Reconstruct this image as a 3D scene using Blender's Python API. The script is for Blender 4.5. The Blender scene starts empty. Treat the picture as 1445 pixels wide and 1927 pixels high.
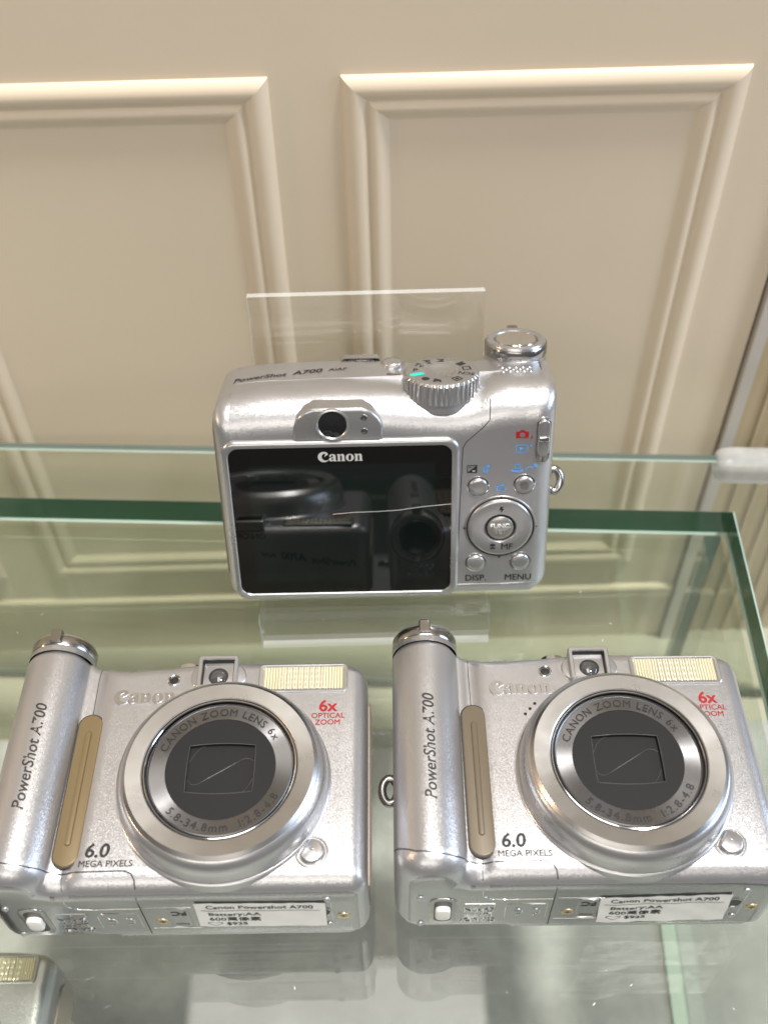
import bpy, math, random
from mathutils import Vector, Matrix
from mathutils.bvhtree import BVHTree
random.seed(7)
sc = bpy.context.scene
COL = sc.collection
MM = 0.001
R = math.radians

# ------------------------------------------------------------------ camera
PITCH, ROLL, FPX, HCAM = R(48.22), R(-1.529), 1956.8, 261.95
fw = Vector((0, math.cos(PITCH), -math.sin(PITCH)))
rt0 = Vector((1, 0, 0)); up0 = rt0.cross(fw)
rt = math.cos(ROLL) * rt0 + math.sin(ROLL) * up0
up = -math.sin(ROLL) * rt0 + math.cos(ROLL) * up0
cd = bpy.data.cameras.new('camera')
cam = bpy.data.objects.new('camera', cd); COL.objects.link(cam)
m4 = Matrix((rt, up, -fw)).transposed().to_4x4()
m4.translation = Vector((0, 0, HCAM * MM))
cam.matrix_world = m4
cd.sensor_fit = 'VERTICAL'; cd.sensor_height = 24; cd.sensor_width = 18
cd.lens = 24 * FPX / 1927.0
cd.clip_start = 0.005; cd.clip_end = 20
cd.dof.use_dof = True; cd.dof.focus_distance = 0.268; cd.dof.aperture_fstop = 8.0
sc.camera = cam

# ------------------------------------------------------------------ world and lamps
w = bpy.data.worlds.new('World'); sc.world = w; w.use_nodes = True
nt = w.node_tree; nt.nodes.clear()
wo = nt.nodes.new('ShaderNodeOutputWorld'); bg = nt.nodes.new('ShaderNodeBackground')
tc = nt.nodes.new('ShaderNodeTexCoord'); sx = nt.nodes.new('ShaderNodeSeparateXYZ')
rp = nt.nodes.new('ShaderNodeValToRGB'); mr = nt.nodes.new('ShaderNodeMapRange')
mr.inputs['From Min'].default_value = -1; mr.inputs['From Max'].default_value = 1
nt.links.new(tc.outputs['Generated'], sx.inputs[0]); nt.links.new(sx.outputs['Z'], mr.inputs['Value'])
nt.links.new(mr.outputs[0], rp.inputs[0]); nt.links.new(rp.outputs[0], bg.inputs[0]); nt.links.new(bg.outputs[0], wo.inputs[0])
rp.color_ramp.elements[0].position = 0.3; rp.color_ramp.elements[0].color = (.10, .095, .085, 1)
rp.color_ramp.elements[1].position = 0.95; rp.color_ramp.elements[1].color = (.85, .83, .80, 1)
e = rp.color_ramp.elements.new(0.55); e.color = (.50, .475, .44, 1)
bg.inputs['Strength'].default_value = 0.31

def lamp(name, kind, loc, target, energy, color, **kw):
    d = bpy.data.lights.new(name, kind); d.energy = energy; d.color = color
    for k, v in kw.items(): setattr(d, k, v)
    o = bpy.data.objects.new(name, d); COL.objects.link(o); o.location = loc
    dr = Vector(target) - Vector(loc)
    o.rotation_euler = dr.to_track_quat('-Z', 'Y').to_euler()
    return o
# overhead shop spotlight (acts as the hard key), window daylight from the right, a warm lamp from the left
lamp('key_light', 'SUN', (.25, -.02, 1), (0, .08, 0), 3.6, (1, .96, .91), angle=R(5))
lamp('window_light', 'AREA', (1.3, .1, .55), (0, .14, 0), 11.0, (.68, .81, 1), shape='RECTANGLE', size=.8, size_y=.7)
lamp('warm_lamp', 'AREA', (-.95, .05, .5), (0, .12, 0), 1.5, (1, .72, .48), shape='DISK', size=.10)
lamp('ceiling_light', 'AREA', (-.1, .15, 1.6), (0, .15, 0), 9.0, (1, .95, .88), shape='RECTANGLE', size=1.2, size_y=.5)

lamp('wall_fill', 'AREA', (-.25, -1.0, 1.0), (0, .29, .05), 5.0, (1, .93, .83), shape='RECTANGLE', size=1.2, size_y=.35)  # fill lamp added behind the viewer to brighten the wall
sc.view_settings.view_transform = 'Standard'; sc.view_settings.look = 'None'
sc.view_settings.exposure = 0.0; sc.view_settings.gamma = 1
sc.cycles.transparent_max_bounces = 32; sc.cycles.max_bounces = 12
sc.cycles.sample_clamp_indirect = 6.0

# ------------------------------------------------------------------ materials
def mat(name, col=(.5, .5, .5), rough=.5, metal=0., spec=.5, **kw):
    m = bpy.data.materials.new(name); m.use_nodes = True
    b = m.node_tree.nodes['Principled BSDF']
    b.inputs['Base Color'].default_value = (*col, 1); b.inputs['Roughness'].default_value = rough
    b.inputs['Metallic'].default_value = metal; b.inputs['Specular IOR Level'].default_value = spec
    for k, v in kw.items(): b.inputs[k.replace('_', ' ')].default_value = v
    return m
def nodes(m): return m.node_tree.nodes, m.node_tree.links, m.node_tree.nodes['Principled BSDF']

def paint(name, col, rough, tilt, scale=3200., metal=.85, scratch=0.):
    """metallic paint: every flake (a voronoi cell) tips the normal a little"""
    m = mat(name, col, rough, metal)
    N, L, b = nodes(m)
    t = N.new('ShaderNodeTexCoord'); v = N.new('ShaderNodeTexVoronoi'); v.inputs['Scale'].default_value = scale
    L.new(t.outputs['Object'], v.inputs['Vector'])
    s = N.new('ShaderNodeVectorMath'); s.operation = 'SUBTRACT'; s.inputs[1].default_value = (.5, .5, .5)
    L.new(v.outputs['Color'], s.inputs[0])
    sc_ = N.new('ShaderNodeVectorMath'); sc_.operation = 'SCALE'; sc_.inputs['Scale'].default_value = tilt
    L.new(s.outputs[0], sc_.inputs[0])
    g = N.new('ShaderNodeNewGeometry'); a = N.new('ShaderNodeVectorMath'); a.operation = 'ADD'
    L.new(g.outputs['Normal'], a.inputs[0]); L.new(sc_.outputs[0], a.inputs[1])
    nn = N.new('ShaderNodeVectorMath'); nn.operation = 'NORMALIZE'; L.new(a.outputs[0], nn.inputs[0])
    L.new(nn.outputs[0], b.inputs['Normal'])
    # grime and rubbed patches, broad and faint
    n2 = N.new('ShaderNodeTexNoise'); n2.inputs['Scale'].default_value = 90; n2.inputs['Detail'].default_value = 6
    oi = N.new('ShaderNodeObjectInfo'); av = N.new('ShaderNodeVectorMath'); av.operation = 'ADD'
    L.new(t.outputs['Object'], av.inputs[0]); L.new(oi.outputs['Location'], av.inputs[1]); L.new(av.outputs[0], n2.inputs['Vector'])
    mr_ = N.new('ShaderNodeMapRange'); mr_.inputs['From Min'].default_value = .35; mr_.inputs['From Max'].default_value = .7
    mr_.inputs['To Min'].default_value = rough - .01; mr_.inputs['To Max'].default_value = rough + .02
    L.new(n2.outputs['Fac'], mr_.inputs['Value']); L.new(mr_.outputs[0], b.inputs['Roughness'])
    return m

M = {}
M['silver'] = paint('silver_paint', (.54, .54, .56), .33, .15, 6500)
M['silver2'] = paint('silver_satin', (.51, .51, .52), .28, .06, 8000)
M['backpanel'] = paint('silver_panel', (.47, .46, .45), .33, .11, 7000)
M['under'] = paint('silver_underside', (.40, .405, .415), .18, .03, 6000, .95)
M['ring'] = mat('milled_ring', (.50, .495, .49), .29, 1.0)
M['plate'] = mat('brushed_plate', (.235, .235, .245), .28, 1.0, Anisotropic=.92)
M['bright'] = mat('bright_silver', (.66, .66, .67), .2, 1.0)
M['chrome'] = mat('chrome', (.78, .78, .78), .08, 1.0)
M['darkchrome'] = mat('dark_chrome', (.42, .41, .405), .20, 1.0)
M['black'] = mat('black_plastic', (.012, .012, .012), .35)
M['seam'] = mat('seam_dark', (.035, .033, .032), .6)  # dark tone of the joint lines
M['ink'] = mat('black_ink', (.018, .018, .02), .5)
M['red'] = mat('red_ink', (.34, .004, .009), .5)
M['blue'] = mat('blue_ink', (.10, .33, .75), .5)
M['green'] = mat('green_ink', (.02, .58, .50), .5)
M['greyink'] = mat('grey_print', (.50, .50, .49), .4)
M['lcd'] = mat('lcd_cover', (.004, .004, .004), .025, 0, .9)
M['screen'] = mat('lcd_screen', (.005, .008, .0075), .03, 0, .95)
M['cover'] = mat('lens_barrier', (.014, .014, .015), .5, .0, .25)
M['barrierline'] = mat('barrier_edge', (.10, .098, .095), .4, .4)
M['pad'] = mat('grip_rubber', (.185, .135, .068), .40, .2)
M['pad2'] = mat('grip_rubber_grey', (.15, .122, .086), .40, .2)
M['tan'] = mat('side_cover', (.42, .36, .30), .4, .2)
M['flash'] = mat('flash_lens', (.74, .69, .46), .07, .45, .9)
M['flashback'] = mat('flash_reflector', (.85, .82, .66), .16, .9)
M['glassdark'] = mat('viewfinder_glass', (.012, .012, .013), .02, 0, .9)
M['vfglass'] = mat('finder_lens', (.16, .16, .17), .06, .7, .9)
M['gold'] = mat('screw_brass', (.60, .47, .28), .3, 1.0)
M['white'] = mat('white_plastic', (.78, .78, .76), .4)
M['paper'] = mat('label_paper', (.82, .82, .81), .32, 0, .5)
M['wall'] = mat('wall_paint', (.60, .525, .405), .42, 0, .4)
M['trim'] = mat('grey_trim', (.56, .52, .48), .4, .2)
M['scratch'] = mat('scratch_mark', (.55, .55, .55), .4)

def anis(m):
    N, L, b = nodes(m)
    t = N.new('ShaderNodeTangent'); t.direction_type = 'RADIAL'; t.axis = 'Z'
    L.new(t.outputs[0], b.inputs['Tangent'])
    tcn = N.new('ShaderNodeTexCoord'); n = N.new('ShaderNodeTexNoise'); n.inputs['Scale'].default_value = 240; n.inputs['Detail'].default_value = 5
    L.new(tcn.outputs['Object'], n.inputs['Vector'])
    r_ = N.new('ShaderNodeMapRange'); base = b.inputs['Roughness'].default_value
    r_.inputs['From Min'].default_value = .3; r_.inputs['From Max'].default_value = .7
    r_.inputs['To Min'].default_value = base - .02; r_.inputs['To Max'].default_value = base + .03
    L.new(n.outputs['Fac'], r_.inputs['Value']); L.new(r_.outputs[0], b.inputs['Roughness'])
anis(M['plate']); M['ring'].node_tree.nodes['Principled BSDF'].inputs['Anisotropic'].default_value = .5; anis(M['ring'])
# scratches on the milled ring
N, L, b = nodes(M['ring'])
tcn = N.new('ShaderNodeTexCoord'); n = N.new('ShaderNodeTexNoise'); n.inputs['Scale'].default_value = 420; n.inputs['Detail'].default_value = 8; n.inputs['Roughness'].default_value = .75
L.new(tcn.outputs['Object'], n.inputs['Vector']); bp = N.new('ShaderNodeBump'); bp.inputs['Strength'].default_value = .02; bp.inputs['Distance'].default_value = .0002
L.new(n.outputs['Fac'], bp.inputs['Height']); L.new(bp.outputs[0], b.inputs['Normal'])

def worn(name, col, amount, scale):
    """ink partly rubbed away"""
    m = mat(name, col, .5); N, L, b = nodes(m)
    t = N.new('ShaderNodeTexCoord'); n = N.new('ShaderNodeTexNoise'); n.inputs['Scale'].default_value = scale; n.inputs['Detail'].default_value = 3
    L.new(t.outputs['Object'], n.inputs['Vector'])
    g = N.new('ShaderNodeMapRange'); g.inputs['From Min'].default_value = amount; g.inputs['From Max'].default_value = amount + .05
    L.new(n.outputs['Fac'], g.inputs['Value']); L.new(g.outputs[0], b.inputs['Alpha'])
    return m
M['wornink'] = worn('worn_ink', (.03, .028, .028), .345, 330)
M['wornring'] = worn('worn_ring_print', (.012, .012, .014), .33, 160)

def glass(name, tint, edge=False, rough=0.0, ior=1.5):
    """sheet glass: reflects by Fresnel, lets the rest straight through with the colour of the sheet"""
    m = bpy.data.materials.new(name); m.use_nodes = True
    N = m.node_tree.nodes; L = m.node_tree.links; N.clear()
    o = N.new('ShaderNodeOutputMaterial'); mx = N.new('ShaderNodeMixShader'); tr = N.new('ShaderNodeBsdfTransparent')
    gl = N.new('ShaderNodeBsdfGlossy'); fr = N.new('ShaderNodeFresnel'); fr.inputs['IOR'].default_value = ior
    geo = N.new('ShaderNodeNewGeometry')
    # the same Fresnel term from both sides of the sheet
    fl = N.new('ShaderNodeVectorMath'); fl.operation = 'SCALE'
    sg = N.new('ShaderNodeMapRange'); sg.inputs['To Min'].default_value = 1; sg.inputs['To Max'].default_value = 1
    tr.inputs[0].default_value = (*tint, 1); gl.inputs['Roughness'].default_value = rough
    lw = N.new('ShaderNodeLayerWeight'); lw.inputs['Blend'].default_value = .5
    pw = N.new('ShaderNodeMath'); pw.operation = 'POWER'; pw.inputs[1].default_value = 4.0
    ad = N.new('ShaderNodeMath'); ad.operation = 'MULTIPLY_ADD'; ad.inputs[1].default_value = .85; ad.inputs[2].default_value = .045
    L.new(lw.outputs['Facing'], pw.inputs[0]); L.new(pw.outputs[0], ad.inputs[0])
    L.new(ad.outputs[0], mx.inputs[0]); L.new(tr.outputs[0], mx.inputs[1]); L.new(gl.outputs[0], mx.inputs[2])
    L.new(mx.outputs[0], o.inputs[0])
    for x in (fr, geo, fl, sg): N.remove(x)
    return m
M['glass'] = glass('case_glass', (.945, .962, .935))
M['glassthin'] = glass('pane_glass', (.95, .97, .94))
M['acrylic'] = glass('acrylic_sheet', (.965, .965, .955))
M['glassedge'] = mat('glass_edge_green', (.006, .095, .042), .12, 0, .6)
M['arrisglint'] = mat('arris_highlight', (.42, .56, .50), .2, 0, .7)  # highlight along the polished arris, put into a pale colour
M['sheetedge'] = mat('sheet_edge', (.10, .13, .115), .15, 0, .8)
M['teal'] = mat('glass_edge_teal', (.16, .24, .21), .2, 0, .6)
M['edgelit'] = mat('glass_edge_lit', (.56, .68, .58), .3, 0, .6)  # light caught in the cut edge, put into the colour
m = mat('acrylic_edge', (.84, .86, .86), .22, 0, .6); M['acredge'] = m; N, L, b = nodes(m)
tr_ = N.new('ShaderNodeBsdfTransparent'); mx_ = N.new('ShaderNodeMixShader'); mx_.inputs[0].default_value = .6
L.new(b.outputs[0], mx_.inputs[1]); L.new(tr_.outputs[0], mx_.inputs[2]); L.new(mx_.outputs[0], N['Material Output'].inputs[0])
m = mat('cloudy_plastic', (.62, .62, .61), .05, 0, 1.0); N, L, b = nodes(m); M['clip'] = m
tr_ = N.new('ShaderNodeBsdfTransparent'); mx_ = N.new('ShaderNodeMixShader'); tcn = N.new('ShaderNodeTexCoord'); nz = N.new('ShaderNodeTexNoise'); nz.inputs['Scale'].default_value = 160
mp_ = N.new('ShaderNodeMapRange'); mp_.inputs['To Min'].default_value = .36; mp_.inputs['To Max'].default_value = .52; mp_.inputs['From Min'].default_value = .3; mp_.inputs['From Max'].default_value = .7
L.new(tcn.outputs['Object'], nz.inputs['Vector']); L.new(nz.outputs['Fac'], mp_.inputs['Value']); L.new(mp_.outputs[0], mx_.inputs[0])
L.new(b.outputs[0], mx_.inputs[1]); L.new(tr_.outputs[0], mx_.inputs[2]); L.new(mx_.outputs[0], N['Material Output'].inputs[0])

def noisy(m, c1, c2, scale, detail=6, bump=0., stretch=None):
    N, L, b = nodes(m); t = N.new('ShaderNodeTexCoord'); n = N.new('ShaderNodeTexNoise')
    n.inputs['Scale'].default_value = scale; n.inputs['Detail'].default_value = detail; n.inputs['Roughness'].default_value = .62
    if stretch:
        mp = N.new('ShaderNodeMapping'); mp.inputs['Scale'].default_value = stretch
        L.new(t.outputs['Object'], mp.inputs[0]); L.new(mp.outputs[0], n.inputs['Vector'])
    else: L.new(t.outputs['Object'], n.inputs['Vector'])
    r_ = N.new('ShaderNodeValToRGB'); r_.color_ramp.elements[0].position = .32; r_.color_ramp.elements[1].position = .68
    r_.color_ramp.elements[0].color = (*c1, 1); r_.color_ramp.elements[1].color = (*c2, 1)
    L.new(n.outputs['Fac'], r_.inputs[0]); L.new(r_.outputs[0], b.inputs['Base Color'])
    if bump:
        bp = N.new('ShaderNodeBump'); bp.inputs['Strength'].default_value = bump; bp.inputs['Distance'].default_value = .001
        L.new(n.outputs['Fac'], bp.inputs['Height']); L.new(bp.outputs[0], b.inputs['Normal'])
    return m
N, L, b = nodes(M['flash']); tcn = N.new('ShaderNodeTexCoord'); wv = N.new('ShaderNodeTexWave'); wv.wave_type = 'BANDS'; wv.bands_direction = 'X'; wv.inputs['Scale'].default_value = 430; wv.inputs['Distortion'].default_value = .4
cr = N.new('ShaderNodeValToRGB'); cr.color_ramp.elements[0].color = (.50, .45, .25, 1); cr.color_ramp.elements[1].color = (.90, .87, .72, 1); cr.color_ramp.elements[1].position = .6
L.new(tcn.outputs['Object'], wv.inputs['Vector']); L.new(wv.outputs['Fac'], cr.inputs[0]); L.new(cr.outputs[0], b.inputs['Base Color'])
N, L, b = nodes(M['wall']); tcn = N.new('ShaderNodeTexCoord'); nz = N.new('ShaderNodeTexNoise'); nz.inputs['Scale'].default_value = 700; nz.inputs['Detail'].default_value = 3
bp = N.new('ShaderNodeBump'); bp.inputs['Strength'].default_value = .10; bp.inputs['Distance'].default_value = .0002
L.new(tcn.outputs['Object'], nz.inputs['Vector']); L.new(nz.outputs['Fac'], bp.inputs['Height']); L.new(bp.outputs[0], b.inputs['Normal'])
M['concrete'] = noisy(mat('grey_concrete', rough=.6), (.28, .28, .278), (.50, .50, .495), 28, 8)
M['olive'] = noisy(mat('olive_board', rough=.45), (.43, .41, .32), (.48, .455, .36), 15, 4)
M['wood'] = noisy(mat('striped_wood', rough=.5), (.40, .31, .18), (.58, .47, .31), 30, 4, 0, (6, 6, .15))
noisy(M['wall'], (.75, .64, .50), (.785, .67, .525), 6, 4)

# ------------------------------------------------------------------ mesh helpers (all in mm)
def mesh(name, verts, faces, mats, smooth=None, idx=None):
    me = bpy.data.meshes.new(name)
    me.from_pydata([tuple(c * MM for c in v) for v in verts], [], faces)
    for m_ in (mats if isinstance(mats, list) else [mats]): me.materials.append(m_)
    if idx: me.polygons.foreach_set('material_index', idx)
    if smooth is not None:
        me.polygons.foreach_set('use_smooth', [True] * len(me.polygons))
        me.set_sharp_from_angle(angle=R(smooth))
    me.update()
    return me
def obj(name, me, parent=None):
    o = bpy.data.objects.new(name, me); COL.objects.link(o); o.parent = parent
    return o
def empty(name, label=None, cat=None, group=None, kind=None):
    o = bpy.data.objects.new(name, None); COL.objects.link(o); o.empty_display_size = .01
    tag(o, label, cat, group, kind); return o
def tag(o, label=None, cat=None, group=None, kind=None):
    for k, v in (('label', label), ('category', cat), ('group', group), ('kind', kind)):
        if v: o[k] = v
    return o

class Fr:
    """a drawing plane on the camera: origin, x, y and outward normal in body mm (u,v,w)"""
    def __init__(s, o, x, y, n): s.o, s.x, s.y, s.n = map(Vector, (o, x, y, n))
    def p(s, x, y, z=0): return s.o + s.x * x + s.y * y + s.n * z
K = 1.035
WID = 93.5
FRONT = Fr((0, 0, 0), (1, 0, 0), (0, 1, 0), (0, 0, 1))
BACK = Fr((WID / K, 0, 0), (-1 / K, 0, 0), (0, 1 / K, 0), (0, 0, -1))
TOP = Fr((WID / K, 0, 0), (-1 / K, 0, 0), (0, 0, 1 / K), (0, 1, 0))
BOT = Fr((0, 0, 0), (1, 0, 0), (0, 0, 1), (0, -1, 0))
BOTR = Fr((0, 0, 0), (-1, 0, 0), (0, 0, -1), (0, -1, 0))   # lettering moulded the other way up

def circle(r, n=48, cx=0, cy=0, ry=None):
    return [(cx + r * math.cos(2 * math.pi * i / n), cy + (ry or r) * math.sin(2 * math.pi * i / n)) for i in range(n)]
def rrect(x0, y0, x1, y1, r, n=6):
    p = []
    for cx, cy, a0 in ((x1 - r, y1 - r, 0), (x0 + r, y1 - r, 90), (x0 + r, y0 + r, 180), (x1 - r, y0 + r, 270)):
        for i in range(n + 1):
            a = R(a0 + 90 * i / n); p.append((cx + r * math.cos(a), cy + r * math.sin(a)))
    return p
def offs(poly, d):
    n = len(poly); out = []
    for i in range(n):
        a, b_, c = Vector(poly[i - 1]), Vector(poly[i]), Vector(poly[(i + 1) % n])
        e1 = (b_ - a); e2 = (c - b_)
        e1 = e1.normalized() if e1.length > 1e-9 else e2.normalized(); e2 = e2.normalized() if e2.length > 1e-9 else e1
        n1 = Vector((-e1.y, e1.x)); n2 = Vector((-e2.y, e2.x)); q = n1 + n2
        if q.length < 1e-6: q = n1
        q = q.normalized() / max(.5, q.normalized().dot(n1))
        out.append((b_.x + q.x * d, b_.y + q.y * d))
    return out
def prism(poly, z0, z1, bev=0., fr=FRONT, steps=3, dome=0.):
    """extruded CCW outline with a rounded upper edge"""
    V, F = [], []; rings = [(poly, z0)]
    if bev:
        for i in range(steps + 1):
            a = R(90 * i / steps); rings.append((offs(poly, bev * (1 - math.cos(a))), z1 - bev + bev * math.sin(a)))
    else: rings.append((poly, z1))
    n = len(poly)
    for pl, z in rings: V += [tuple(fr.p(x, y, z)) for x, y in pl]
    for k in range(len(rings) - 1):
        for i in range(n):
            j = (i + 1) % n; F.append((k * n + i, k * n + j, (k + 1) * n + j, (k + 1) * n + i))
    t = (len(rings) - 1) * n
    if dome:
        last, z = rings[-1]; cx = sum(p[0] for p in last) / n; cy = sum(p[1] for p in last) / n
        base = t
        for s in (.75, .45, .15):
            V += [tuple(fr.p(cx + (x - cx) * s, cy + (y - cy) * s, z + dome * (1 - s * s))) for x, y in last]
            nb = len(V) - n
            for i in range(n):
                j = (i + 1) % n; F.append((base + i, base + j, nb + j, nb + i))
            base = nb
        t = base
    F.append(tuple(t + i for i in range(n))); F.append(tuple(reversed(range(n))))
    return V, F
def lathe(prof, cx, cy, fr=FRONT, n=96, close=True):
    """profile of (r,z) turned round the frame normal at (cx,cy)"""
    V, F = [], []
    for r_, z in prof: V += [tuple(fr.p(cx + r_ * math.cos(2 * math.pi * i / n), cy + r_ * math.sin(2 * math.pi * i / n), z)) for i in range(n)]
    for k in range(len(prof) - 1):
        for i in range(n):
            j = (i + 1) % n; F.append((k * n + i, k * n + j, (k + 1) * n + j, (k + 1) * n + i))
    return V, F
def join(*parts):
    V, F = [], []
    for v, f in parts:
        o = len(V); V += list(v); F += [tuple(i + o for i in q) for q in f]
    return V, F
def tube(pts, r, n=6, closed=False):
    V, F = [], []; pts = [Vector(p) for p in pts]; k = len(pts)
    for i, p in enumerate(pts):
        a = pts[i - 1] if (i or closed) else p; b_ = pts[(i + 1) % k] if (i < k - 1 or closed) else p
        t = (b_ - a).normalized(); h = Vector((0.31, .57, .76)).cross(t)
        if h.length < .1: h = Vector((1, 0, 0)).cross(t)
        h.normalize(); g = t.cross(h)
        V += [tuple(p + (h * math.cos(2 * math.pi * j / n) + g * math.sin(2 * math.pi * j / n)) * r) for j in range(n)]
    for i in range(k if closed else k - 1):
        for j in range(n):
            i2 = (i + 1) % k; j2 = (j + 1) % n
            F.append((i * n + j, i * n + j2, i2 * n + j2, i2 * n + j))
    return V, F

def text2d(s, size, bold=0., shear=0., sx=1., align='CENTER', res=3):
    """flat lettering outline as (verts, faces) in mm; baseline y=0"""
    cu = bpy.data.curves.new('t', 'FONT'); cu.body = s; cu.size = size; cu.shear = shear
    cu.align_x = align; cu.resolution_u = res
    o = bpy.data.objects.new('t', cu); COL.objects.link(o)
    dg = bpy.context.evaluated_depsgraph_get(); me = o.evaluated_get(dg).to_mesh()
    v = [(p.co.x * sx, p.co.y) for p in me.vertices]; f = [tuple(p.vertices) for p in me.polygons]
    o.evaluated_get(dg).to_mesh_clear(); bpy.data.objects.remove(o); bpy.data.curves.remove(cu)
    if bold:   # heavier weight: slightly shifted layers, each a hair higher than the last
        V, F = [], []
        for k, (dx, dy) in enumerate(((-1, 0), (1, 0), (0, .8), (0, -.8), (-.7, .6), (.7, -.6))):
            F += [tuple(i + len(V) for i in q) for q in f]; V += [(a + dx * bold, b_ + dy * bold, k * .004) for a, b_ in v]
        v, f = V, F
    return v, f
def put(vf, fr, x, y, z, rot=0.):
    c, s = math.cos(rot), math.sin(rot)
    return [tuple(fr.p(x + c * q[0] - s * q[1], y + s * q[0] + c * q[1], z + (q[2] if len(q) > 2 else 0))) for q in vf[0]], vf[1]
def curve2d(splines):
    """filled flat outline with holes -> (verts2d, faces)"""
    cu = bpy.data.curves.new('c', 'CURVE'); cu.dimensions = '2D'; cu.fill_mode = 'BOTH'
    for pts in splines:
        s = cu.splines.new('POLY'); s.points.add(len(pts) - 1)
        for q, (x, y) in zip(s.points, pts): q.co = (x, y, 0, 1)
        s.use_cyclic_u = True
    o = bpy.data.objects.new('c', cu); COL.objects.link(o)
    dg = bpy.context.evaluated_depsgraph_get(); me = o.evaluated_get(dg).to_mesh()
    v = [(p.co.x, p.co.y) for p in me.vertices]; f = [tuple(p.vertices) for p in me.polygons]
    o.evaluated_get(dg).to_mesh_clear(); bpy.data.objects.remove(o); bpy.data.curves.remove(cu)
    return v, f
def thick(vf, fr, x, y, z0, z1, rot=0.):
    """flat outline given a real thickness"""
    v0, f = put(vf, fr, x, y, z1, rot); v1, _ = put(vf, fr, x, y, z0, rot); n = len(v0)
    cnt = {}
    for q in f:
        for i in range(len(q)):
            e_ = (q[i], q[(i + 1) % len(q)]); cnt[e_] = 1
    F = list(f)
    for a, b_ in cnt:
        if (b_, a) not in cnt: F.append((b_, a, a + n, b_ + n))
    return v0 + v1, F
def logo(h):
    """five wide serif letters, x-height h/1.35"""
    s = h / 1.36; out = []
    def arc(cx, cy, rx, ry, a0, a1, n=16): return [(cx + rx * math.cos(R(a0 + (a1 - a0) * i / n)), cy + ry * math.sin(R(a0 + (a1 - a0) * i / n))) for i in range(n + 1)]
    Cc = arc(.74, .62, .74, .72, 48, 318, 26) + [(1.30, .30), (1.22, .30)] + arc(.98, .62, .50, .50, 318, 100, 18) + [(.93, .98), (.80, .62), (1.20, .90), (1.27, .92)]
    a_ = [(.06, .68), (.10, .88), (.30, .99), (.56, 1.0), (.78, .92), (.85, .74), (.85, .16), (.96, .09), (.96, 0), (.60, 0), (.56, .11), (.45, .02), (.28, -.02), (.09, .05), (0, .24), (.05, .43), (.24, .55), (.52, .60), (.52, .78), (.45, .88), (.36, .86), (.33, .72), (.22, .64), (.10, .63)]
    ah = [(.52, .50), (.52, .24), (.46, .16), (.38, .15), (.32, .28), (.37, .43)]
    n_ = [(0, 0), (.46, 0), (.46, .08), (.38, .12), (.38, .72), (.46, .80), (.54, .80), (.60, .73), (.60, .12), (.53, .08), (.53, 0), (1.0, 0), (1.0, .08), (.91, .12), (.91, .74), (.85, .93), (.72, 1.0), (.56, .98), (.38, .86), (.37, .98), (0, .98), (0, .90), (.08, .86), (.08, .12), (0, .08)]
    o_ = arc(.50, .49, .50, .52, 0, 345, 23); oh = [(x + .06 * (y - .49), y) for x, y in reversed(arc(.50, .49, .17, .41, 0, 345, 23))]
    x = 0
    for g, wd in (([Cc], 1.36), ([a_, ah], 1.02), ([n_], 1.08), ([o_, oh], 1.08), ([n_], 1.0)):
        v, f = curve2d([[((px + x) * s, py * s) for px, py in sp] for sp in g]); out.append((v, f)); x += wd
    V, F = [], []
    for v, f in out:
        k = len(V); V += v; F += [tuple(i + k for i in q) for q in f]
    return [(a - x * s / 2, b_) for a, b_ in V], F

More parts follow.
